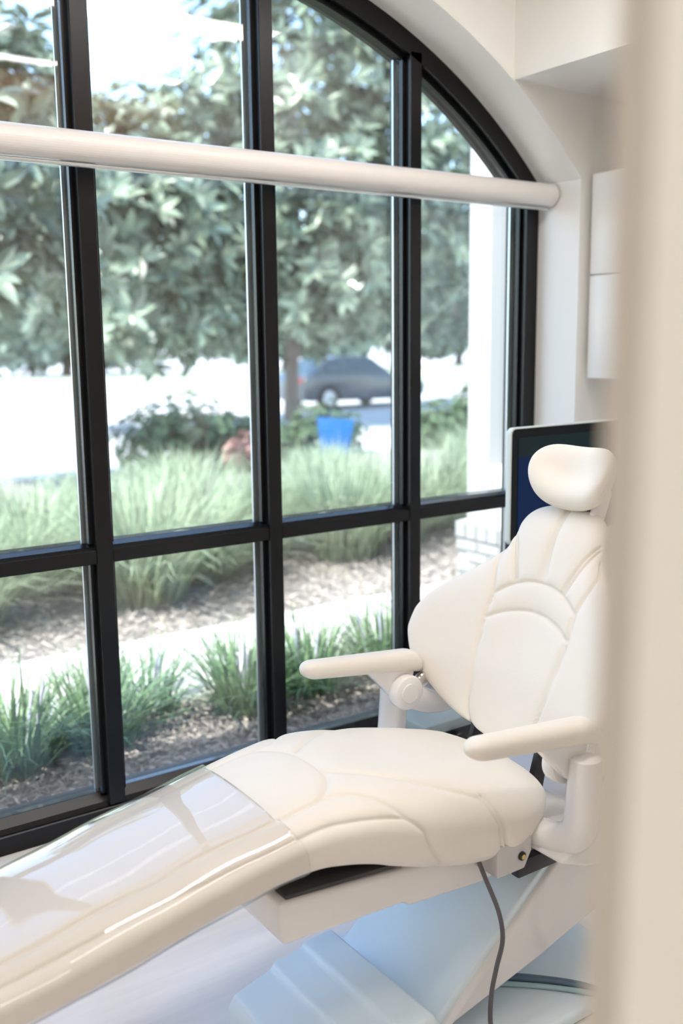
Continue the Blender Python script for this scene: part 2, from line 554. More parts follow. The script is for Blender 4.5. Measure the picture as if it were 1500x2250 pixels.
# roller shade rolled up in its cassette, across the window at the spring line
sh = thing('roller_shade', 'white roller shade rolled up in its cassette across the arched window', 'roller shade', (ACX, 2.535, 2.03))
SY, SZ = 2.532, 2.028
prof = [(SY+0.033, SZ-0.038), (SY+0.033, SZ+0.036)]
for a in np.linspace(math.radians(80), math.radians(262), 22):
    prof.append((SY + 0.008 + 0.041*math.cos(a), SZ + 0.0385*math.sin(a)))
prism('cassette', prof, WX0+0.006, WX1-0.010, M['shade'], sh, axis='x')
lathe('end_cap', [(0.036, 0), (0.036, 0.005), (0.03, 0.007)], (WX1-0.011, SY+0.006, SZ), M['plastic_grey'], sh, axis=(1, 0, 0))
lathe('end_cap', [(0.036, 0), (0.036, 0.003)], (WX0+0.002, SY+0.006, SZ), M['plastic_grey'], sh, axis=(1, 0, 0))
box('hem_bar', WX0+0.02, WX1-0.02, SY+0.004, SY+0.016, SZ-0.051, SZ-0.040, M['spacer'], sh, bevel=0.003)

# ------------------------------------------------------------------ wall cabinet on the end wall
CX0 = 2.72
cab = thing('wall_cabinet', 'white wall cabinet with flat doors beside the arched window', 'cabinet', (2.88, 1.8, 1.40))
box('carcass', CX0, X_R-0.002, 1.25, 2.386, 1.405, 2.078, M['cabinet'], cab)
for (y0, y1) in ((1.822, 2.388), (1.25, 1.818)):
    for (z0, z1) in ((1.752, 2.083), (1.400, 1.748)):
        d_ = box('cabinet_door', CX0-0.019, CX0-0.001, y0, y1, z0, z1, M['cabinet'], cab, bevel=0.002)

# ceiling lights
def ceiling_light(x0, x1, y0, y1, label, z=Z_C):
    t = thing('ceiling_light', label, 'light', ((x0+x1)/2, (y0+y1)/2, z-0.05), group='linear ceiling lights')
    bm_ = bmesh.new()
    for a, b, c, d in ((x0, x1, y0, y0+0.012), (x0, x1, y1-0.012, y1), (x0, x0+0.012, y0+0.012, y1-0.012), (x1-0.012, x1, y0+0.012, y1-0.012)):
        add_box(bm_, a, b, c, d, z-0.05, z-0.001)
    bm_obj('housing', bm_, M['lamp_body'], t)
    box('diffuser', x0+0.013, x1-0.013, y0+0.013, y1-0.013, z-0.046, z-0.03, M['lamp'], t)
    return t
ceiling_light(0.35, 2.30, 1.40, 1.62, 'long white linear light on the ceiling above the chair, mirrored in the window top')
ceiling_light(-2.2, -0.2, 1.40, 1.62, 'long white linear light at the far left end of the treatment room')
ceiling_light(0.20, 2.30, 0.62, 0.72, 'slim linear light along the tan bulkhead over the partition')
ceiling_light(-1.6, 1.6, -1.0, -0.8, 'long linear light in the corridor behind the doorway')
# ------------------------------------------------------------------ dental chair
YC = 1.672
def interp(tab, x):
    a = np.array(tab, float)
    xs, ys = a[:, 0], a[:, 1]
    h = np.diff(xs); d = np.diff(ys)/h
    m = np.zeros_like(xs); m[0] = d[0]; m[-1] = d[-1]
    for i in range(1, len(xs)-1):
        if d[i-1]*d[i] > 0:
            w1 = 2*h[i]+h[i-1]; w2 = h[i]+2*h[i-1]
            m[i] = (w1+w2)/(w1/d[i-1]+w2/d[i])
    x = np.clip(np.asarray(x, float), xs[0], xs[-1])
    i = np.clip(np.searchsorted(xs, x)-1, 0, len(xs)-2)
    t = (x-xs[i])/h[i]
    return (2*t**3-3*t**2+1)*ys[i]+(t**3-2*t**2+t)*h[i]*m[i]+(-2*t**3+3*t**2)*ys[i+1]+(t**3-t**2)*h[i]*m[i+1]

def sp(c, e):
    return np.sign(c)*np.abs(c)**e

SEAT = dict(
 z=[(.15, .478), (.30, .516), (.5, .564), (.87, .641), (1.0, .662), (1.11, .668), (1.3, .641), (1.45, .606), (1.60, .56)],
 w=[(.22, .0), (.225, .06), (.24, .11), (.27, .155), (.33, .185), (.5, .200), (.8, .207), (.95, .218), (1.08, .243), (1.2, .258), (1.36, .264), (1.46, .260), (1.53, .248), (1.565, .222), (1.585, .165), (1.594, .08), (1.597, .0)],
 th=[(.22, .0), (.23, .04), (.26, .085), (.32, .115), (.5, .13), (.85, .135), (1.0, .16), (1.15, .20), (1.35, .222), (1.47, .21), (1.535, .165), (1.578, .095), (1.594, .045), (1.597, .0)])

def seat_pt(s, th, off=0.0):
    s = np.asarray(s, float); th = np.asarray(th, float)
    w = interp(SEAT['w'], s); T = interp(SEAT['th'], s); z = interp(SEAT['z'], s)
    dz = (interp(SEAT['z'], s+.02)-interp(SEAT['z'], s-.02))/.04
    nx, nz = -dz/np.sqrt(1+dz**2), 1/np.sqrt(1+dz**2)
    c, si = np.cos(th), np.sin(th)
    t = (w+off)*sp(c, 2/2.5)
    up = si > 0
    h = np.where(up, (.45*T+off)*sp(si, 2/2.3), (.55*T+off)*sp(si, 2/3.2))-.45*T
    h = h-.012*np.exp(-(t/.12)**2)*np.clip((s-1.0)/.2, 0, 1)*up*np.clip(T/.1, 0, 1)
    return np.stack([s+nx*h, YC+t+0*s, z+nz*h], -1)

def grid_faces(n, m, wrap=True):
    i, j = np.meshgrid(np.arange(n-1), np.arange(m if wrap else m-1), indexing='ij')
    a = i*m+j; b = i*m+(j+1) % m
    return np.stack([a, b, b+m, a+m], -1).reshape(-1, 4)

def outward_normals(P, wrap=True):
    du = np.gradient(P, axis=0)
    if wrap:
        dv = np.roll(P, -1, axis=1)-np.roll(P, 1, axis=1)
    else:
        dv = np.gradient(P, axis=1)
    n = np.cross(dv, du)
    n /= np.linalg.norm(n, axis=-1)[..., None]+1e-12
    return n

def groove(P, Nn, lines, narrow=(0.0036, 0.0056), wide=(0.015, 0.0036)):
    """press stitched seams into a padded surface: lines are 3D polylines lying on it"""
    flat = P.reshape(-1, 3)
    d2 = np.full(len(flat), 1e9)
    for ln in lines:
        ln = np.asarray(ln)
        lo, hi = ln.min(0)-0.06, ln.max(0)+0.06
        sel = np.where(((flat > lo) & (flat < hi)).all(1))[0]
        if not len(sel): continue
        q = flat[sel]
        best = np.full(len(sel), 1e9)
        for a, b in zip(ln[:-1], ln[1:]):
            ab = b-a
            t = np.clip(((q-a) @ ab)/(ab @ ab+1e-12), 0, 1)
            best = np.minimum(best, ((q-a-t[:, None]*ab)**2).sum(1))
        d2[sel] = np.minimum(d2[sel], best)
    dep = narrow[1]*np.exp(-d2/narrow[0]**2)+wide[1]*np.exp(-d2/wide[0]**2)
    return (flat-Nn.reshape(-1, 3)*dep[:, None]).reshape(P.shape)

def dens(pts, n=10):
    return smooth_path(pts, n)

chair = thing('dental_chair', 'cream padded dental treatment chair with white frame beside the arched window', 'dental chair', (1.4, YC, 0))

# --- seat and leg cushion
ns, nt = 420, 240
u_ = np.linspace(0, 1, ns)
s = 0.2205+(1.5966-0.2205)*(0.5-0.5*np.cos(np.pi*(0.06+0.88*u_)))
s = 0.2205+(s-s[0])/(s[-1]-s[0])*(1.5966-0.2205)
th = np.linspace(0, 2*np.pi, nt, endpoint=False)
Sg, Tg = np.meshgrid(s, th, indexing='ij')
Pg = seat_pt(Sg, Tg)
Ng = outward_normals(Pg)
ctr = np.stack([Sg, YC+0*Sg, interp(SEAT['z'], Sg)-.06], -1)
if ((Pg-ctr)*Ng).sum() < 0: Ng = -Ng
leg_panel = [(.28, 2.14), (.5, 2.15), (.71, 2.16), (.85, 2.19), (.93, 2.22), (1.0, 2.16), (1.047, 1.9), (1.066, 1.70), (1.07, 1.571)]
thigh = [(.27, 2.5), (.45, 2.51), (.6, 2.55), (.72, 2.64), (.867, 2.71), (.96, 2.67), (1.053, 2.71), (1.12, 2.79), (1.145, 2.84), (1.19, 3.126), (1.245, 3.5), (1.27, 3.75), (1.275, 4.2)]
thigh_top = [(1.0, 2.16), (1.055, 2.20), (1.098, 2.39), (1.125, 2.64), (1.145, 2.84)]
rear = [(1.353, 2.55), (1.385, 3.0), (1.425, 3.4), (1.44, 3.9), (1.44, 4.3)]
rear2 = [(a+0.012, b-0.02) for a, b in rear]
diag = [(1.066, 1.73), (1.17, 2.03), (1.28, 2.36), (1.353, 2.55)]
lines = []
for ln in (leg_panel, thigh, thigh_top, rear, rear2, diag):
    q = dens(ln, 8)
    lines.append(seat_pt(q[:, 0], q[:, 1]))
    lines.append(seat_pt(q[:, 0], np.pi-q[:, 1]))
Pg = groove(Pg, Ng, lines)
V = np.vstack([Pg.reshape(-1, 3), Pg[0].mean(0), Pg[-1].mean(0)])
Fc = grid_faces(ns, nt).tolist()
k0, k1 = ns*nt, ns*nt+1
Fc += [(j, k0, (j+1) % nt) for j in range(nt)]
Fc += [((ns-1)*nt+(j+1) % nt, k1, (ns-1)*nt+j) for j in range(nt)]
seat = obj('seat_cushion', V, Fc, M['vinyl'], chair, smooth=True)
bm = bmesh.new(); bm.from_mesh(seat.data); bmesh.ops.recalc_face_normals(bm, faces=bm.faces); bm.to_mesh(seat.data); bm.free()

# --- clear protective sleeve over the leg end
ns2, nt2 = 90, 140
s2 = np.linspace(0.2215, 0.895, ns2)
t2 = np.linspace(-0.95, np.pi+0.95, nt2)
S2, T2 = np.meshgrid(s2, t2, indexing='ij')
S2 = S2+0.018*np.clip((S2-0.6)/0.3, 0, 1)*np.cos(T2)**2*(np.sin(T2) < 0.8)
P2 = seat_pt(S2, T2, 0.0055)
P2[..., 2] += 0.0012*np.sin(S2*31)*np.sin(T2*2+1)
N2 = outward_normals(P2, False)
if (N2[..., 2].mean()) < 0: N2 = -N2
Vt, Vb = P2.reshape(-1, 3), (P2-N2*0.0012).reshape(-1, 3)
fa = grid_faces(ns2, nt2, False)
nn = len(Vt)
Fs = fa.tolist()+(fa[:, ::-1]+nn).tolist()
rim = [i*nt2 for i in range(ns2)]+[(ns2-1)*nt2+j for j in range(1, nt2)]+[i*nt2+nt2-1 for i in range(ns2-2, -1, -1)]+[j for j in range(nt2-2, 0, -1)]
for a, b in zip(rim, rim[1:]+rim[:1]):
    Fs.append((b, a, a+nn, b+nn))
slv = obj('leg_sleeve', np.vstack([Vt, Vb]), Fs, M['film'], chair, smooth=True)
slv['label'] = 'glossy clear vinyl sleeve over the leg end of the chair'
bm = bmesh.new(); bm.from_mesh(slv.data); bmesh.ops.recalc_face_normals(bm, faces=bm.faces); bm.to_mesh(slv.data); bm.free()

# --- backrest cushion
PB = np.array([1.595, YC, .58]); PT = np.array([1.815, YC, 1.13])
BV = (PT-PB); BLEN = np.linalg.norm(BV); BV = BV/BLEN
BN = np.array([-BV[2], 0, BV[0]])
BACK = dict(
 w=[(.0, .0), (.004, .045), (.014, .10), (.03, .17), (.06, .24), (.10, .305), (.15, .342), (.20, .357), (.24, .354), (.29, .332), (.34, .29), (.39, .235), (.44, .180), (.48, .152), (.52, .140), (.555, .128), (.58, .105), (.593, .075), (.6, .035), (.603, .0)],
 th=[(.0, .0), (.004, .022), (.016, .042), (.045, .064), (.10, .078), (.3, .085), (.45, .082), (.54, .072), (.58, .05), (.597, .028), (.603, .0)])
def back_pt(v, th):
    v = np.asarray(v, float); th = np.asarray(th, float)
    w = interp(BACK['w'], v); T = interp(BACK['th'], v)
    c, si = np.cos(th), np.sin(th)
    t = w*sp(c, 2/2.4)
    fr = si > 0
    h = np.where(fr, .5*T*sp(si, 2/2.2), .5*T*sp(si, 2/2.6))-.5*T
    curl = .075*(np.abs(t)/.33)**2.2-.010*np.exp(-((v-.3)/.12)**2)*np.exp(-(t/.1)**2)
    h = h+curl-.03*np.clip((v-.5)/.1, 0, 1)**2
    return PB+v[..., None]*BV+np.stack([0*t, t, 0*t], -1)+h[..., None]*BN
nv, nt = 300, 300
u_ = np.linspace(0, 1, nv)
v_ = .0004+(.6026-.0004)*(0.5-0.5*np.cos(np.pi*u_))
thb = np.linspace(0, 2*np.pi, nt, endpoint=False)
Vg, Tg = np.meshgrid(v_, thb, indexing='ij')
Pk = back_pt(Vg, Tg)
Nk = outward_normals(Pk)
ctrk = PB+Vg[..., None]*BV-BN*.04
if ((Pk-ctrk)*Nk).sum() < 0: Nk = -Nk
def on_back(pts):
    """seam given as (height along the back, offset from the centre line)"""
    q = dens([(a, b) for a, b in pts], 10)
    w = np.maximum(interp(BACK['w'], q[:, 0]), 1e-4)
    r = np.clip(q[:, 1]/w, -0.999, 0.999)
    c = sp(r, 2.4/2)
    return back_pt(q[:, 0], np.arccos(np.clip(c, -1, 1)))
bl = []
for sgn in (1, -1):
    bl.append(on_back([(.475, sgn*.152), (.44, sgn*.163), (.396, sgn*.152), (.342, sgn*.136), (.278, sgn*.138), (.206, sgn*.132), (.124, sgn*.122), (.053, sgn*.112), (.012, sgn*.09)]))
    bl.append(on_back([(.505, sgn*.142), (.464, sgn*.118), (.42, sgn*.098), (.383, sgn*.082)]))
    bl.append(on_back([(.514, sgn*.138), (.47, sgn*.109), (.424, sgn*.089), (.386, sgn*.074)]))
    bl.append(on_back([(.342, sgn*.136), (.372, sgn*.094), (.392, sgn*.045), (.397, 0)]))
    bl.append(on_back([(.277, sgn*.138), (.302, sgn*.095), (.319, sgn*.045), (.324, 0)]))
bl.append(on_back([(.592, .004), (.507, .004), (.45, .004), (.398, .004)]))
bl.append(on_back([(.592, -.006), (.507, -.006), (.45, -.006), (.398, -.006)]))
Pk = groove(Pk, Nk, bl)
V = np.vstack([Pk.reshape(-1, 3), Pk[0].mean(0), Pk[-1].mean(0)])
Fc = grid_faces(nv, nt).tolist()
k0, k1 = nv*nt, nv*nt+1
Fc += [(j, k0, (j+1) % nt) for j in range(nt)]
Fc += [((nv-1)*nt+(j+1) % nt, k1, (nv-1)*nt+j) for j in range(nt)]
back = obj('backrest_cushion', V, Fc, M['vinyl'], chair, smooth=True)
bm = bmesh.new(); bm.from_mesh(back.data); bmesh.ops.recalc_face_normals(bm, faces=bm.faces); bm.to_mesh(back.data); bm.free()
# shell behind the backrest
def shell_pt(a, b):
    v = .10+a*.40; w = interp(BACK['w'], v)*.72
    t = (b*2-1)*w
    h = -.088+.055*(np.abs(t)/.33)**2.2-.02*(1-(b*2-1)**2)*np.sin(np.pi*np.clip(a, 0, 1))
    return PB+v[..., None]*BV+np.stack([0*t, t, 0*t], -1)+h[..., None]*BN
A_, B_ = np.meshgrid(np.linspace(0, 1, 16), np.linspace(0, 1, 16), indexing='ij')
Sa = shell_pt(A_, B_).reshape(-1, 3); Sb = Sa+BN*.02
fa = grid_faces(16, 16, False)
rim = [i*16 for i in range(16)]+[240+j for j in range(1, 16)]+[i*16+15 for i in range(14, -1, -1)]+[j for j in range(14, 0, -1)]
Fs = fa.tolist()+(fa[:, ::-1]+256).tolist()+[(b, a, a+256, b+256) for a, b in zip(rim, rim[1:]+rim[:1])]
obj('back_shell', np.vstack([Sa, Sb]), Fs, M['plastic'], chair, smooth=True, auto=50)

# --- headrest: concave pillow on a sliding bar
HC = PB+BV*.668+BN*(-.005)+np.array([0, -0.014, 0])
na, nb = 70, 96
ya = np.linspace(-1, 1, na); ya = np.sin(ya*np.pi/2)
phi = np.linspace(0, 2*np.pi, nb, endpoint=False)
Yg, Fg = np.meshgrid(ya, phi, indexing='ij')
hw = .128
endr = np.sqrt(np.clip(1-np.abs(Yg)**4.2, 0, 1))
vv = .079*endr*sp(np.sin(Fg), 2/2.5)*(1-.10*Yg**2)
nnv = .040*endr**.8*sp(np.cos(Fg), 2/2.3)
nnv = nnv+np.where(np.cos(Fg) > 0, -.026*(1-Yg**2)**1.0*np.exp(-(vv/.06)**2), 0)+.030*Yg**2
vv = vv+.012*nnv/.04
tilt = math.radians(-6)
v2 = vv*math.cos(tilt)-nnv*math.sin(tilt); n2 = vv*math.sin(tilt)+nnv*math.cos(tilt)
Ph = HC+v2[..., None]*BV+n2[..., None]*BN+np.stack([0*Yg, hw*Yg, 0*Yg], -1)
V = np.vstack([Ph.reshape(-1, 3), Ph[0].mean(0), Ph[-1].mean(0)])
Fc = grid_faces(na, nb).tolist()+[(j, na*nb, (j+1) % nb) for j in range(nb)]+[((na-1)*nb+(j+1) % nb, na*nb+1, (na-1)*nb+j) for j in range(nb)]
head = obj('headrest', V, Fc, M['vinyl'], chair, smooth=True)
bm = bmesh.new(); bm.from_mesh(head.data); bmesh.ops.recalc_face_normals(bm, faces=bm.faces); bm.to_mesh(head.data); bm.free()
def oriented_box(name, c, half, axes, mat, parent, bevel=0.004):
    bmx = bmesh.new()
    add_box(bmx, -half[0], half[0], -half[1], half[1], -half[2], half[2], bevel)
    mt = Matrix((axes[0], axes[1], axes[2])).transposed().to_4x4()
    mt.translation = Vector(c)
    bmesh.ops.transform(bmx, matrix=mt, verts=bmx.verts)
    return bm_obj(name, bmx, mat, parent, True, 35)
AX = (Vector(BV), Vector((0, 1, 0)), Vector(BN))
oriented_box('headrest_bar', PB+BV*.60+BN*(-.052)+np.array([0, -.012, 0]), (.10, .030, .006), AX, M['chrome'], head)
oriented_box('headrest_bracket', PB+BV*.62+BN*(-.048)+np.array([0, -.075, 0]), (.042, .010, .022), AX, M['plastic'], head, .008)
oriented_box('headrest_bracket', PB+BV*.62+BN*(-.048)+np.array([0, .03, 0]), (.035, .010, .018), AX, M['plastic'], head, .008)
oriented_box('headrest_latch', PB+BV*.601+BN*(-.038)+np.array([0, -.045, 0]), (.010, .014, .006), AX, M['dark'], head, .002)

# --- armrests
def armrest(sg):
    y = YC+sg*.300
    # pad: flattened capsule, nose drooping a little at the front
    npad, mpad = 60, 36
    q = np.linspace(0, 1, npad)
    cx = 1.240+q*(1.615-1.240)
    cz = .7435-.040*q-.020*np.clip((q-.86)/.14, 0, 1)**2
    e0 = np.clip(q/.10, 0, 1); e1 = np.clip((1-q)/.10, 0, 1)
    cap = np.sqrt(np.clip(1-(1-e0)**2, 0, 1))*np.sqrt(np.clip(1-(1-e1)**2, 0, 1))
    wy = (.029+.006*q)*np.maximum(cap, .02)
    hz = (.0225+.0065*q)*np.maximum(cap, .02)
    a = np.linspace(0, 2*np.pi, mpad, endpoint=False)
    Pp = np.stack([np.repeat(cx[:, None], mpad, 1), y+wy[:, None]*sp(np.cos(a), 2/2.6)[None], cz[:, None]+hz[:, None]*sp(np.sin(a), 2/2.4)[None]], -1)
    Fc_ = grid_faces(npad, mpad).tolist()+[tuple(range(mpad)), tuple((npad-1)*mpad+j for j in range(mpad-1, -1, -1))]
    arm = obj('armrest', Pp.reshape(-1, 3), Fc_, M['vinyl'], chair, smooth=True)
    bmx = bmesh.new(); bmx.from_mesh(arm.data); bmesh.ops.recalc_face_normals(bmx, faces=bmx.faces); bmx.to_mesh(arm.data); bmx.free()
    # bracket under the pad
    pts = [(1.395, .722), (1.585, .692), (1.572, .645), (1.545, .612), (1.522, .610), (1.482, .652), (1.44, .694)]
    prism('arm_bracket', pts, y-.016-sg*.004, y+.018-sg*.004, M['plastic'], arm, bevel=.006)
    # hub
    hy = y-sg*.012
    lathe('arm_hub', [(.044, .0), (.046, .003), (.046, .030), (.044, .034), (.041, .036)], (1.543, hy, .634), M['plastic'], arm, axis=(0, -sg, 0), n=40)
    lathe('hub_cap', [(.0265, 0), (.0265, .0385), (.0255, .0395)], (1.543, hy, .634), M['plastic'], arm, axis=(0, -sg, 0), n=36)
    lathe('hub_knob', [(.017, .0), (.019, .003), (.019, .016), (.016, .019)], (1.598, hy-sg*.006, .655), M['chrome'], arm, axis=(0, -sg, 0), n=24)
    # curved link back to the backrest
    path = smooth_path([(1.548, hy-sg*.018, .630), (1.582, hy-sg*.02, .610), (1.63, hy-sg*.024, .588), (1.69, hy-sg*.05, .588), (1.735, hy-sg*.10, .625)], 8)
    qn = np.linspace(0, 1, len(path))
    Vv, Ff = tube_geo(path, .038-.014*qn, 20)
    Vv[:, 1] = (Vv[:, 1]-hy)*.55+hy-sg*.006
    obj('arm_link', Vv, Ff, M['plastic'], arm, smooth=True, auto=50)
    # post down to the seat frame
    po = y+sg*.030
    path = smooth_path([(1.548, po, .660), (1.548, po, .60), (1.545, po, .54), (1.538, po-sg*.006, .495), (1.525, po-sg*.04, .468), (1.512, po-sg*.11, .465)], 8)
    qn = np.linspace(0, 1, len(path))
    Vv, Ff = tube_geo(path, .034+.006*np.sin(qn*np.pi*.9)-.004*qn, 24)
    obj('arm_post', Vv, Ff, M['plastic'], arm, smooth=True, auto=50)
    return arm
armrest(1)
armrest(-1)

# --- frame under the seat
prism('seat_tray', [(.892, .392), (1.185, .378), (1.20, .366), (1.405, .350), (1.56, .372), (1.56, .44), (1.20, .452), (.885, .482)], YC-.175, YC+.175, M['plastic'], chair, bevel=.014)
prism('tray_panel', [(.905, .480), (1.26, .455), (1.26, .462), (.905, .488)], YC-.165, YC+.165, M['dark'], chair)
prism('side_plate', [(1.375, .405), (1.455, .405), (1.475, .44), (1.475, .475), (1.375, .475)], YC-.253, YC-.180, M['plastic_grey'], chair, bevel=.003)
prism('side_plate', [(1.375, .405), (1.455, .405), (1.475, .44), (1.475, .475), (1.375, .475)], YC+.180, YC+.253, M['plastic_grey'], chair, bevel=.003)
lathe('bolt', [(.0, 0), (.010, 0), (.010, .004), (.007, .005), (.0, .005)], (1.445, YC-.253, .437), M['black'], chair, axis=(0, -1, 0), n=20)
lathe('bolt_ring', [(.0, 0), (.0055, 0), (.0055, .002), (.0, .002)], (1.445, YC-.258, .437), M['brass'], chair, axis=(0, -1, 0), n=16)
prism('rear_cover', [(1.42, .36), (1.66, .385), (1.70, .41), (1.70, .455), (1.62, .492), (1.45, .49)], YC-.19, YC+.19, M['plastic'], chair, bevel=.02, seg=4)
prism('side_wing', [(1.482, .438), (1.56, .408), (1.66, .385), (1.72, .41), (1.70, .445), (1.58, .458), (1.50, .456)], YC-.335, YC-.17, M['plastic'], chair, bevel=.012, seg=4)
prism('side_wing', [(1.482, .438), (1.56, .408), (1.66, .385), (1.72, .41), (1.70, .445), (1.58, .458), (1.50, .456)], YC+.17, YC+.335, M['plastic'], chair, bevel=.012, seg=4)
box('vent_slot', 1.475, 1.60, YC-.216, YC-.192, .355, .395, M['black'], chair, bevel=.003)

for dy in (-.11, .11):
    prism('back_hinge', [(1.600, .47), (1.645, .47), (1.675, .60), (1.690, .66), (1.672, .665), (1.640, .60)], YC+dy-.008, YC+dy+.008, M['black'], chair, bevel=.002)

# --- lift arm and base
prism('lift_arm', [(1.215, .035), (1.30, .075), (1.55, .130), (1.86, .215), (1.90, .30), (1.87, .44), (1.80, .475), (1.70, .43)], YC-.212, YC+.172, M['plastic'], chair, bevel=.035, seg=6)
lift_skin = [(1.222, .052), (1.232, .044), (1.676, .399), (1.666, .409)]
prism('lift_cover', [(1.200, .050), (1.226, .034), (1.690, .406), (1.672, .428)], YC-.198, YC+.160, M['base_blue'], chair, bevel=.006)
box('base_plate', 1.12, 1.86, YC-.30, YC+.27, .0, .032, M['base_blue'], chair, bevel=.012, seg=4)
prof = [(.925, .0), (.926, .07), (.940, .094), (1.036, .120), (1.043, .131), (1.118, .142), (1.126, .153), (1.205, .158), (1.235, .10), (1.24, .0)]
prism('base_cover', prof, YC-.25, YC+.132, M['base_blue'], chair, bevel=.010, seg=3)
box('base_foot', 1.10, 1.16, YC+.125, YC+.165, .0, .10, M['dark'], chair, bevel=.004)
def lift_z(x): return .043+(x-1.212)*.802
for (x, y) in ((1.30, 1.665), (1.60, 1.60)):
    lathe('cover_screw', [(.0, 0), (.0065, 0), (.0065, .003), (.004, .0045), (.0, .0045)], (x, y, lift_z(x)+.006), M['dark'], chair, axis=(-.62, 0, .78), n=14)
tube('foot_cord', smooth_path([(1.345, 1.45, .45), (1.36, 1.438, .40), (1.393, 1.432, .317), (1.404, 1.430, .249), (1.385, 1.428, .19), (1.368, 1.425, .13), (1.365, 1.42, .056), (1.38, 1.40, .012), (1.45, 1.34, .008), (1.6, 1.2, .008)], 10), .0052, M['cord'], chair, n=10)
for k, (dy, mt, r) in enumerate(((.0, 'hose_blue', .006), (-.016, 'hose_blue', .006), (-.045, 'hose_teal', .006))):
    tube('floor_hose', smooth_path([(1.44, 1.64+dy, .039), (1.52, 1.575+dy, .039), (1.60, 1.500+dy, .039), (1.665, 1.420+dy, .039), (1.72, 1.345+dy*.8, .022), (1.80, 1.22+dy*.8, .008), (1.95, 1.05+dy, .008)], 8), r, M[mt], chair, n=10)
# ------------------------------------------------------------------ monitor on a rolling stand behind the chair
def screen_mat():
    m, n, l, b = new_mat('monitor_screen')
    tc = n.new('ShaderNodeTexCoord')
    sx = n.new('ShaderNodeSeparateXYZ')
    l.new(tc.outputs['Generated'], sx.inputs[0])
    r = n.new('ShaderNodeValToRGB')
    r.color_ramp.interpolation = 'CONSTANT'
    r.color_ramp.elements[0].color = (0.0, 0.012, 0.075, 1)
    r.color_ramp.elements[1].position = 0.80
    r.color_ramp.elements[1].color = (0.008, 0.018, 0.020, 1)
    l.new(sx.outputs['Z'], r.inputs['Fac'])
    l.new(r.outputs['Color'], b.inputs['Emission Color'])
    b.inputs['Emission Strength'].default_value = 0.6
    b.inputs['Base Color'].default_value = (0.004, 0.008, 0.010, 1)
    b.inputs['Roughness'].default_value = 0.15
    b.inputs['Specular IOR Level'].default_value = 0.12
    return m
M['screen'] = screen_mat()
mon = thing('monitor', 'white framed monitor with a dark blue screen behind the headrest', 'monitor', (2.30, 2.12, .93), rz=math.radians(2.5))
def rrect(x0, x1, z0, z1, r, n=6):
    out = []
    for cx, cz, a0 in ((x1-r, z1-r, 0), (x0+r, z1-r, 90), (x0+r, z0+r, 180), (x1-r, z0+r, 270)):
        for a in np.linspace(a0, a0+90, n):
            out.append((cx+r*math.cos(math.radians(a)), cz+r*math.sin(math.radians(a))))
    return out
prism('shell', rrect(-.245, .265, .0, .350, .018), -.012, .006, M['monitor_shell'], mon, bevel=.003, world_space=False)
prism('bezel', rrect(-.239, .259, .006, .346, .016), -.0165, -.010, M['bezel'], mon, world_space=False)
prism('back_housing', rrect(-.20, .22, .04, .31, .05), .0065, .035, M['monitor_shell'], mon, bevel=.012, world_space=False)
prism('screen', rrect(-.216, .240, .030, .320, .002, 2), -.0185, -.016, M['screen'], mon, world_space=False)

st = thing('monitor_stand', 'black rolling stand with star base carrying the monitor', 'stand', (2.34, 2.19, 0))
lathe('pole', [(.0, .10), (.024, .10), (.024, .50), (.018, .505), (.018, 1.06), (.0, 1.06)], (2.34, 2.19, 0), M['black'], st)
oriented_box('tilt_head', (2.325, 2.169, 1.05), (.05, .018, .05), (Vector((1, 0, 0)), Vector((0, 1, 0)), Vector((0, 0, 1))), M['black'], st)
lathe('star_hub', [(.0, .06), (.045, .06), (.05, .08), (.035, .115), (.0, .115)], (2.34, 2.19, 0), M['black'], st)
for k in range(5):
    a = math.radians(200+72*k)
    ca, sa = math.cos(a), math.sin(a)
    L = .20 if sa > 0.3 else .25
    Vv, Ff = tube_geo([(2.34+ca*.03, 2.19+sa*.03, .088), (2.34+ca*L*.6, 2.19+sa*L*.6, .082), (2.34+ca*L, 2.19+sa*L, .068)], [.020, .017, .013], 10)
    lg = obj('star_leg', Vv, Ff, M['stool_blue'], st, smooth=True, auto=50)
    cx, cy = 2.34+ca*L, 2.19+sa*L
    lathe('caster', [(.0, -.022), (.022, -.022), (.026, -.016), (.026, -.004), (.018, -.002), (.018, .002), (.026, .004), (.026, .016), (.022, .022), (.0, .022)], (cx, cy, .027), M['black'], lg, axis=(-sa, ca, 0), n=20)

M['unit_lid'] = pbr('grey_green_plastic', (0.28, 0.33, 0.33), 0.4)
un = thing('suction_unit', 'small black floor unit with grey lid and round knob behind the far armrest', 'dental unit', (1.90, 2.235, 0))
box('body', 1.80, 2.02, 2.17, 2.32, 0.0, .371, M['black'], un, bevel=.01)
box('lid', 1.79, 2.03, 2.16, 2.33, .372, .405, M['unit_lid'], un, bevel=.006)
lathe('knob', [(.0, .0), (.016, .0), (.018, .012), (.024, .014), (.024, .036), (.021, .040), (.0, .040)], (1.925, 2.17, .345), M['black'], un, axis=(-.45, -1, 0), n=28)
tube('cable', smooth_path([(2.02, 2.24, .36), (2.07, 2.24, .30), (2.10, 2.22, .18), (2.14, 2.21, .03), (2.20, 2.30, .006)], 8), .004, M['black'], un)

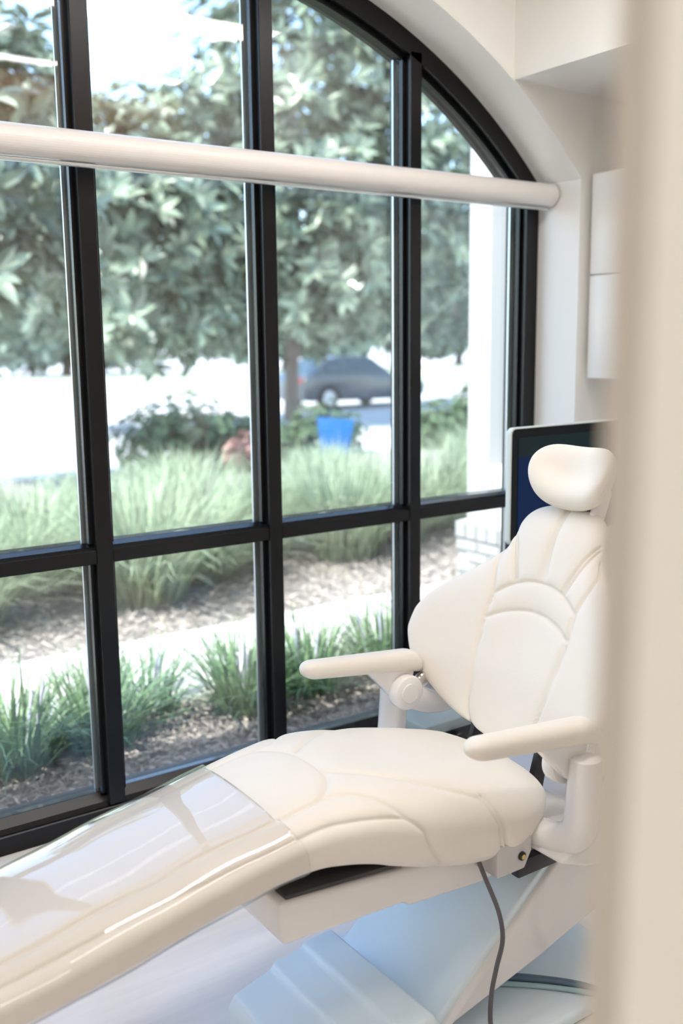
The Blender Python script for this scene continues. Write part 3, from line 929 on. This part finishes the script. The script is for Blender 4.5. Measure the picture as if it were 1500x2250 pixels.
# ------------------------------------------------------------------ outdoors: ground
struct(box('ground', -30, 30, Y_OUT, 12.0, GZ-.3, GZ, M['mulch_soil']), 'brown mulch bed outside the window')
struct(box('walkway', -30, 4.28, 3.92, 4.92, GZ-.1, GZ+.025, M['concrete'], bevel=.01), 'pale concrete walkway past the window')
struct(box('parking_lot', -60, 120, 12.4, 34.0, -.6, -.30, M['lot']), 'pale sunlit parking lot')
struct(box('curb', -60, 120, 12.0, 12.4, -.6, GZ+.02, M['concrete'], bevel=.02), 'pale concrete curb between bed and parking lot')
struct(box('lawn', -80, 200, 34.0, 56.0, -.6, -.24, M['turf']), 'strip of lawn beyond the parking lot')
struct(box('road', -150, 400, 56.0, 400.0, -.8, -.32, M['lot']), 'pale road and lot far beyond the lawn')

# loose mulch
def chips(name, n, x0, x1, y0, y1, size, label, parent=None):
    x = RNG.uniform(x0, x1, n); y = RNG.uniform(y0, y1, n)
    L = RNG.uniform(.5, 1.3, n)*size; W = RNG.uniform(.10, .28, n)*size
    a = RNG.uniform(0, np.pi*2, n); t = RNG.uniform(-.45, .45, n)
    d = np.stack([np.cos(a)*np.cos(t), np.sin(a)*np.cos(t), np.sin(t)], 1)
    q = np.stack([-np.sin(a), np.cos(a), RNG.uniform(-.6, .6, n)], 1)
    c = np.stack([x, y, GZ+.006+np.abs(np.sin(t))*L*.5+RNG.uniform(0, .012, n)], 1)
    up = np.stack([0*x, 0*x, W*.5], 1)
    V = np.stack([c-d*L[:, None]/2, c+q*W[:, None]/2, c+d*L[:, None]/2, c-q*W[:, None]/2, c+up], 1).reshape(-1, 3)
    b = np.arange(n)[:, None]*5
    Fc = np.concatenate([b+np.array([[0, 1, 4]]), b+np.array([[1, 2, 4]]), b+np.array([[2, 3, 4]]), b+np.array([[3, 0, 4]])])
    return tag(obj(name, V, Fc, M['chips']), label, 'mulch', kind='stuff')
chips('mulch', 15000, -.3, 4.2, Y_OUT+.01, 3.90, .055, 'shredded bark mulch lying along the foot of the window wall')
chips('mulch', 14000, .5, 7.5, 4.94, 8.2, .07, 'sunlit bark mulch around the tall grass clumps beyond the walkway')

# ------------------------------------------------------------------ white wing of the building
wing = thing('wall_wing', 'white painted wing of the building with a brick ledge seen through the right panes', None, (5.5, 4.0, GZ), kind='structure')
box('porch_pier', 4.40, 5.60, 4.69, 4.885, GZ-.2, 4.55, M['stucco'], wing, bevel=.004)
box('porch_back_wall', 5.601, 8.5, Y_OUT, 4.885, GZ-.2, 4.55, M['stucco'], wing)
box('parapet_wall', 4.40, 4.60, Y_OUT, 4.689, GZ-.2, .745, M['stucco'], wing, bevel=.006)
box('porch_header', 4.40, 5.60, Y_OUT, 4.689, 3.4, 4.55, M['stucco'], wing)
box('ledge_core', 4.315, 4.399, Y_OUT, 4.868, GZ-.2, .372, M['mortar'], wing)
bmb = bmesh.new(); add_box(bmb, -.07, .07, -.046, .046, -.052, .052, .006, 1)
rowlock = bpy.data.meshes.new('rowlock_brick'); bmb.to_mesh(rowlock); bmb.free(); rowlock.materials.append(M['white_brick'])
bmb = bmesh.new(); add_box(bmb, -.03, .03, -.098, .098, -.031, .031, .005, 1)
stretcher = bpy.data.meshes.new('stretcher_brick'); bmb.to_mesh(stretcher); bmb.free(); stretcher.materials.append(M['white_brick'])
off = Vector(wing.location)
def put_brick(me, loc, jit=.002):
    o = bpy.data.objects.new('brick', me)
    COL.objects.link(o); o.parent = wing
    o.location = Vector(loc)-off+Vector((rnd.uniform(-jit, jit), 0, rnd.uniform(-jit, jit)*.4))
y = 4.874-.046
while y > Y_OUT+.05:
    put_brick(rowlock, (4.355, y, .318)); y -= .102
for c in range(6):
    y = 4.868-.098-(c % 2)*.10
    while y > Y_OUT+.1:
        put_brick(stretcher, (4.318, y, .220-c*.072)); y -= .206

# ------------------------------------------------------------------ plants
def leaf_cloud(pos, nrm, K, length, width, spread=(0.9, 1.35), droop=0.25):
    """rosettes of broad folded leaves: pos, nrm arrays (M,3)"""
    Mn = len(pos)
    nrm = nrm/(np.linalg.norm(nrm, axis=1)[:, None]+1e-9)
    ref = np.where(np.abs(nrm[:, 2:3]) > .9, np.array([[1., 0, 0]]), np.array([[0, 0, 1.]]))
    u = np.cross(nrm, ref); u /= np.linalg.norm(u, axis=1)[:, None]
    w = np.cross(nrm, u)
    az = (np.arange(K)[None]*2.399+RNG.uniform(0, 6.28, (Mn, 1)))+RNG.uniform(-.3, .3, (Mn, K))
    al = RNG.uniform(*spread, (Mn, K))
    rad = np.cos(az)[..., None]*u[:, None]+np.sin(az)[..., None]*w[:, None]
    d = np.cos(al)[..., None]*nrm[:, None]+np.sin(al)[..., None]*rad
    d[..., 2] -= droop*RNG.uniform(0, 1, (Mn, K))
    d /= np.linalg.norm(d, axis=-1)[..., None]
    side = np.cross(d, nrm[:, None]); side /= np.linalg.norm(side, axis=-1)[..., None]+1e-9
    upn = np.cross(side, d)
    L = (RNG.uniform(.7, 1.15, (Mn, K))*length)[..., None]; W = L*(width/length)
    b = pos[:, None]+d*L*.05
    l1 = b+d*L*.35+side*W*.5+upn*W*.14; r1 = b+d*L*.35-side*W*.5+upn*W*.14
    l2 = b+d*L*.70+side*W*.42+upn*W*.10; r2 = b+d*L*.70-side*W*.42+upn*W*.10
    tip = b+d*L-upn*L*.06
    V = np.stack([b, l1, l2, tip, r2, r1], 2).reshape(-1, 3)
    k = np.arange(Mn*K)[:, None]*6
    Fc = np.concatenate([k+np.array([[0, 1, 2, 3]]), k+np.array([[0, 3, 4, 5]])])
    return V, Fc

def blob_points(blobs, n, shell=.55):
    """points in ellipsoids (cx,cy,cz,rx,ry,rz), thicker towards the surface, with outward directions"""
    vol = np.array([b[3]*b[4]+b[4]*b[5]+b[3]*b[5] for b in blobs]); vol = vol/vol.sum()
    idx = RNG.choice(len(blobs), n, p=vol)
    B = np.array(blobs)[idx]
    d = RNG.normal(size=(n, 3)); d /= np.linalg.norm(d, axis=1)[:, None]
    r = shell+(1-shell)*RNG.uniform(0, 1, n)**.6
    r *= 1+.16*np.sin(d[:, 0]*5+idx*1.7)*np.sin(d[:, 1]*6+1)+.10*np.sin(d[:, 2]*9+idx)
    p = B[:, :3]+d*r[:, None]*B[:, 3:]
    nr = d+np.array([0, 0, .45])
    return p, nr

def tree(name, label, base, blobs, n, K, length, width, leaf, trunk_r, fork_z, group='trees beyond the parking lot', zmin=None, cat='tree'):
    t = thing(name, label, cat, base, group=group)
    base = np.array(base, float)
    cs = np.array(blobs)[:, :3]
    c0 = cs.mean(0)
    fork = base+np.array([(c0[0]-base[0])*.06, (c0[1]-base[1])*.06, fork_z])
    Vv, Ff = tube_geo(smooth_path([base+[0, 0, -.15], base+[0.02, 0, fork_z*.5], fork], 5), np.linspace(trunk_r*1.15, trunk_r*.85, 11), 12)
    obj('trunk', Vv, Ff, M['bark'], t, smooth=True)
    for c in cs:
        mid = fork+(c-fork)*.45+np.array([rnd.uniform(-.3, .3), rnd.uniform(-.3, .3), .2])
        path = smooth_path([fork-[0, 0, .1], mid, c], 6)
        Vv, Ff = tube_geo(path, np.linspace(trunk_r*.62, trunk_r*.16, len(path)), 8)
        obj('branch', Vv, Ff, M['bark'], t, smooth=True)
    p, nr = blob_points(blobs, n)
    if zmin is not None:
        k = p[:, 2] > zmin+RNG.uniform(0, .8, len(p)); p, nr = p[k], nr[k]
    V, Fc = leaf_cloud(p, nr, K, length, width)
    f_ = obj('foliage', V, Fc, M[leaf], t)
    f_['kind'] = 'stuff'
    return t

# main magnolia with the visible trunk
tree('magnolia_tree', 'large magnolia with forked trunk standing in front of the dark parked car', (12.64, 20.3, -.3),
     [(12.6, 19.4, 4.6, 3.0, 3.0, 2.6), (11.2, 20.0, 3.2, 1.9, 1.9, 1.9), (14.6, 19.2, 3.8, 2.2, 2.2, 2.0), (12.9, 20.4, 7.3, 2.7, 2.7, 2.4), (14.6, 20.0, 9.2, 2.5, 2.5, 2.2), (11.9, 18.2, 2.7, 1.5, 1.3, 1.3), (15.6, 19.5, 6.3, 1.7, 1.7, 1.9)],
     1250, 8, .46, .165, 'magnolia', .17, 1.5, zmin=1.0)
tree('magnolia_tree', 'broad magnolia seen between the two left mullions above the bright lot', (7.82, 20.4, -.3),
     [(8.4, 19.4, 3.9, 2.3, 2.1, 1.9), (7.0, 20.0, 4.9, 1.8, 1.8, 1.6), (9.6, 19.9, 5.4, 1.6, 1.6, 1.5), (8.2, 19.0, 2.2, 1.9, 1.4, 1.1), (9.6, 19.2, 2.4, 1.2, 1.2, 1.1)],
     800, 8, .46, .165, 'magnolia', .15, 1.7, zmin=.95)
tree('magnolia_tree', 'near magnolia reaching into the left edge of the window', (2.7, 12.6, -.25),
     [(3.2, 11.6, 3.5, 1.3, 1.3, 1.3), (3.5, 11.8, 4.3, 1.0, 1.0, .9), (2.5, 12.0, 4.6, 1.2, 1.2, 1.1), (3.2, 11.6, 2.3, 1.3, 1.1, .9)],
     330, 8, .38, .125, 'magnolia', .11, 1.3, zmin=1.25)
tree('shade_tree', 'feathery grey green tree behind the white wing of the building', (20.5, 22.5, -.3),
     [(20.0, 22.2, 6.0, 1.9, 1.9, 2.1), (21.0, 22.6, 8.2, 1.6, 1.6, 1.8), (18.6, 23.2, 4.4, 1.7, 1.7, 1.7), (22.4, 22.0, 4.4, 1.7, 1.7, 1.6), (20.6, 23.5, 2.7, 1.8, 1.6, 1.3)],
     1500, 8, .26, .09, 'oak', .16, 1.8, zmin=.9)
far = [((22, 62, -.3), 4.8, 'dark distant tree beyond the lawn at the left of the window'), ((37, 60, -.3), 5.2, 'distant tree beyond the lawn above the bright lot'),
       ((53, 60, -.3), 5.6, 'distant tree beyond the lawn behind the large magnolia'), ((69, 62, -.3), 5.8, 'distant tree beyond the lawn right of the dark parked car'),
       ((87, 64, -.3), 6.2, 'distant tree beyond the lawn beside the white wing')]
for bs, r, lb in far:
    x, y_, z_ = bs
    tree('shade_tree', lb, bs, [(x-r*.5, y_, r*.62, r*.75, r*.7, r*.55), (x+r*.55, y_-1, r*.60, r*.7, r*.7, r*.52), (x, y_+.5, r*1.15, r*.75, r*.7, r*.55)], 1500, 7, .95, .42, 'oak', .3, 1.9, zmin=.3)

def shrub(label, base, r, h, leaf, n=420, length=.09, width=.04):
    t = thing('shrub', label, 'shrub', base, group='shrubs along the parking lot')
    x, y_, z_ = base
    for k in range(5):
        a = k*1.256
        Vv, Ff = tube_geo([(x, y_, z_-.02), (x+math.cos(a)*r*.3, y_+math.sin(a)*r*.3, z_+h*.4), (x+math.cos(a)*r*.6, y_+math.sin(a)*r*.6, z_+h*.75)], [.02, .014, .008], 6)
        obj('stem', Vv, Ff, M['bark'], t, smooth=True)
    bl_ = [(x, y_, z_+h*.5, r*.8, r*.7, h*.5), (x-r*.5, y_, z_+h*.4, r*.5, r*.5, h*.4), (x+r*.5, y_, z_+h*.42, r*.5, r*.5, h*.4)]
    p, nr = blob_points(bl_, n, .35)
    V, Fc = leaf_cloud(p, nr, 7, length, width)
    f_ = obj('foliage', V, Fc, M[leaf], t); f_['kind'] = 'stuff'
shrub('dark green rounded shrub at the edge of the bright lot', (5.65, 11.75, GZ), .95, .95, 'shrubleaf', 620)
shrub('low green shrub left of the reddish bush', (6.75, 11.7, GZ), .5, .62, 'shrubleaf')
shrub('reddish leaved bush beside the second mullion', (6.25, 11.0, GZ), .4, .5, 'redleaf', 260)
shrub('dark shrub at the foot of the magnolia trunk', (8.0, 12.0, GZ), .7, .75, 'shrubleaf')
shrub('dark shrub left of the white wing', (11.3, 12.0, GZ), .9, 1.05, 'shrubleaf', 560)
shrub('small grey green shrub between the blue sign and the white wing', (10.0, 11.7, GZ), .6, .7, 'shrubleaf')

def blades(n, base, height, lean, width, segs=5, radius=.12, droop=1.0):
    """arching grass blades from one crown"""
    a = RNG.uniform(0, 2*np.pi, n); rr = radius*np.sqrt(RNG.uniform(0, 1, n))
    root = np.stack([np.cos(a)*rr, np.sin(a)*rr, 0*a], 1)+np.array(base)
    az = a+RNG.normal(0, .5, n)
    H = height*RNG.uniform(.55, 1.1, n); Ln = lean*RNG.uniform(.15, 1.15, n)
    t = np.linspace(0, 1, segs+1)[None]
    out = Ln[:, None]*(t**1.35)
    zz = H[:, None]*(t-droop*.42*(Ln/lean)[:, None]*t**3)
    c = root[:, None]+np.stack([np.cos(az)[:, None]*out, np.sin(az)[:, None]*out, zz], -1)
    sd = np.stack([-np.sin(az), np.cos(az), 0*az], 1)[:, None]
    ww = (width*RNG.uniform(.7, 1.2, n))[:, None]*(1-t**2.2*.94)
    Lf, Rt = c-sd*ww[..., None]/2, c+sd*ww[..., None]/2
    V = np.stack([Lf, Rt], 2).reshape(-1, 3)
    m = 2*(segs+1)
    k = np.arange(n)[:, None, None]*m+np.arange(segs)[None, :, None]*2
    Fc = (k+np.array([0, 1, 3, 2])[None, None]).reshape(-1, 4)
    return V, Fc

def grass_clump(label, x, y_, h, lean, n=520, r=.16):
    t = thing('ornamental_grass', label, 'grass clump', (x, y_, GZ), group='tall grass clumps beyond the walkway')
    V, Fc = blades(n, (x, y_, GZ), h*.93, lean*1.15, .013, radius=r*1.3)
    f_ = obj('blades', V, Fc, M['grass'], t); f_['kind'] = 'stuff'
    lathe('crown', [(.0, 0), (r*.9, 0), (r*.7, .10), (r*.3, .16), (.0, .17)], (x, y_, GZ), M['chips'], t, n=12)
grass_clump('pale tall grass clump just beyond the walkway in the second bay', 2.45, 5.75, 1.05, .78, 760, .20)
grass_clump('pale tall grass clump just beyond the walkway in the third bay', 4.22, 6.05, 1.02, .66, 700, .18)
grass_clump('dark green grass clump at the left edge just beyond the walkway', 1.35, 5.85, .85, .75, 620, .18)
grass_clump('tall grass clump behind the transom in the first bay', 2.15, 7.1, .92, .80, 600)
grass_clump('tall grass clump in the middle of the bed in the second bay', 3.35, 6.9, .98, .80, 640)
grass_clump('tall grass clump in front of the blue sign', 4.75, 7.25, .92, .75, 640)
grass_clump('tall grass clump left of the white wing', 5.55, 6.55, .98, .66, 560)
grass_clump('grass clump filling the right of the second bay just beyond the walkway', 3.02, 6.05, .80, .72, 560)
grass_clump('grass clump filling the left of the third bay just beyond the walkway', 3.80, 6.55, .88, .70, 560)
grass_clump('grass clump between first bay and second bay beyond the walkway', 1.95, 6.35, .85, .72, 520)
grass_clump('grass clump at the right of the third bay beside the third mullion', 4.95, 6.35, .85, .62, 520)
grass_clump('feathery grass clump in the second row behind the second bay', 3.1, 8.1, .85, .75)
grass_clump('feathery grass clump in the second row behind the third bay', 5.6, 8.2, .72, .70)
grass_clump('feathery grass clump in the second row beside the white wing', 6.9, 7.6, .95, .70)
grass_clump('low grass clump at the far left in the second row', 1.55, 8.2, .75, .8)
grass_clump('grass clump at the back of the bed beneath the shrubs', 4.4, 9.4, .72, .7)
grass_clump('grass clump at the back of the bed beside the blue sign', 6.4, 9.6, .58, .62)
grass_clump('grass clump at the back of the bed right of the blue sign', 8.5, 9.2, .85, .65)

def liriope(label, x, y_, h=.36, n=170):
    t = thing('liriope', label, 'border plant', (x, y_, GZ), group='strappy border plants along the walkway')
    V, Fc = blades(int(n*1.3), (x, y_, GZ), h*1.2, h*1.05, .0125, radius=.13)
    f_ = obj('leaves', V, Fc, M['liriope'], t); f_['kind'] = 'stuff'
    for k in range(rnd.randint(2, 4)):
        a = rnd.uniform(0, 6.28); r = rnd.uniform(.03, .16)
        bx, by = x+math.cos(a)*r*.3, y_+math.sin(a)*r*.3
        tx, ty, tz = x+math.cos(a)*r, y_+math.sin(a)*r, GZ+h*rnd.uniform(.75, 1.0)
        pts_ = smooth_path([(bx, by, GZ), ((bx+tx)/2, (by+ty)/2, GZ+h*.4), (tx, ty, tz)], 6)
        rad = np.where(np.linspace(0, 1, len(pts_)) > .55, .006+.003*np.sin(np.arange(len(pts_))*2.1), .002)
        Vv, Ff = tube_geo(pts_, rad, 7)
        obj('flower_spike', Vv, Ff, M['lilac'], t, smooth=True)
for lb, x, y_, h, n in (('strappy border plant with lilac spikes at the far left below the transom', 1.02, 3.66, .40, 210),
                        ('strappy border plant left of the first mullion', 1.36, 3.70, .38, 190),
                        ('small strappy plant just right of the first mullion', 1.68, 3.95, .32, 90),
                        ('full strappy border plant in the second bay', 2.02, 3.70, .37, 230),
                        ('strappy border plant with lilac spikes left of the second mullion', 2.40, 3.72, .37, 200),
                        ('strappy border plant behind the far armrest', 2.82, 3.72, .37, 190),
                        ('strappy border plant left of the third mullion', 3.15, 3.70, .37, 190),
                        ('strappy border plant seen past the backrest', 3.55, 3.70, .36, 170),
                        ('strappy border plant outside the left edge of the view', .62, 3.68, .38, 170)):
    liriope(lb, x, y_, h, n)

# blue sign in the bed
sg_ = thing('yard_sign', 'small bright blue sign standing among the tall grass', 'sign', (7.72, 11.25, GZ), rz=math.radians(-30))
prism('panel', [(-.22, .06), (.16, .04), (.25, .56), (-.25, .60)], -.012, .012, M['sign_blue'], sg_, bevel=.004, world_space=False)
for dx in (-.14, .14):
    tube('stake', [(dx, .022, -.05), (dx, .022, .40)], .008, M['steel'], sg_, n=8, world_space=False)

# ------------------------------------------------------------------ cars
def car(label, loc, rz, paint):
    t = thing('car', label, 'car', loc, rz)
    body = [(-2.25, .42), (-2.2, .28), (-1.78, .24), (-1.74, .42), (-1.6, .60), (-1.36, .67), (-1.12, .60), (-.98, .42), (-.94, .24), (.94, .22), (.98, .42), (1.12, .60), (1.36, .67), (1.6, .60), (1.74, .42), (1.78, .24), (2.2, .28), (2.28, .45), (2.26, .66), (2.1, .76), (1.3, .90), (.9, .96), (-1.55, 1.0), (-2.1, .98), (-2.26, .80)]
    prism('body', body, -.88, .88, M[paint], t, bevel=.04, world_space=False)
    cabp = [(-1.85, .96), (1.05, .92), (.35, 1.40), (.10, 1.46), (-.75, 1.47), (-1.1, 1.41)]
    bmx = bmesh.new()
    add_prism(bmx, cabp, -.80, .80, 'y', .03)
    for v in bmx.verts:
        if v.co.z > 1.0: v.co.y *= 1-(v.co.z-1.0)*.38
    bm_obj('cabin', bmx, M[paint], t, True, 40, world_space=False)
    for sy in (-1, 1):
        for pts_ in ([(-.38, 1.02), (.78, 1.00), (.26, 1.36), (-.36, 1.41)], [(-1.52, 1.03), (-.46, 1.02), (-.44, 1.41), (-1.02, 1.37)]):
            bmx = bmesh.new()
            add_prism(bmx, pts_, sy*.79, sy*.815, 'y')
            for v in bmx.verts: v.co.y *= 1-(v.co.z-1.0)*.38
            bm_obj('side_window', bmx, M['car_glass'], t, world_space=False)
    for p0, p1 in (((1.01, .955), (.40, 1.385)), ((-1.80, .985), (-1.13, 1.40))):
        ox = .02 if p0[0] > 0 else -.02
        V = []
        for (x, z), hy in ((p0, .74), (p1, .60)):
            V += [(x, -hy, z), (x, hy, z), (x+ox, -hy, z+.012), (x+ox, hy, z+.012)]
        obj('windscreen', V, [(0, 1, 5, 4), (2, 6, 7, 3), (0, 2, 3, 1), (4, 5, 7, 6), (0, 4, 6, 2), (1, 3, 7, 5)], M['car_glass'], t, world_space=False)
    for x in (-1.36, 1.36):
        for sy in (-1, 1):
            wl_ = lathe('wheel', [(.20, -.10), (.30, -.10), (.33, -.07), (.33, .07), (.30, .10), (.21, .10), (.20, .06)], (x, sy*.80, .33), M['tyre'], t, axis=(0, sy, 0), n=28, world_space=False)
            rim_ = lathe('rim', [(.0, .07), (.05, .085), (.06, .07), (.19, .075), (.215, .102), (.225, .098), (.225, .05), (.0, .05)], (x, sy*.80, .33), M['rim'], wl_, axis=(0, sy, 0), n=28, world_space=False)
    for sy in (-1, 1):
        box('headlight', 2.06, 2.20, sy*.68-.12, sy*.68+.12, .62, .735, M['rim'], t, bevel=.02, world_space=False)
        box('tail_light', -2.285, -2.17, sy*.70-.14, sy*.70+.14, .76, .90, M['lamp_red'], t, bevel=.02, world_space=False)
    return t
car('slate grey sedan parked behind the magnolia trunk', (16.75, 23.8, -.30), math.radians(4), 'car_paint')
car('pale blue car far across the road at the left', (25.5, 83.0, -.32), math.radians(10), 'car_bluepaint')
car('white car far across the road left of the first mullion', (31.5, 84.0, -.32), math.radians(186), 'car_white')
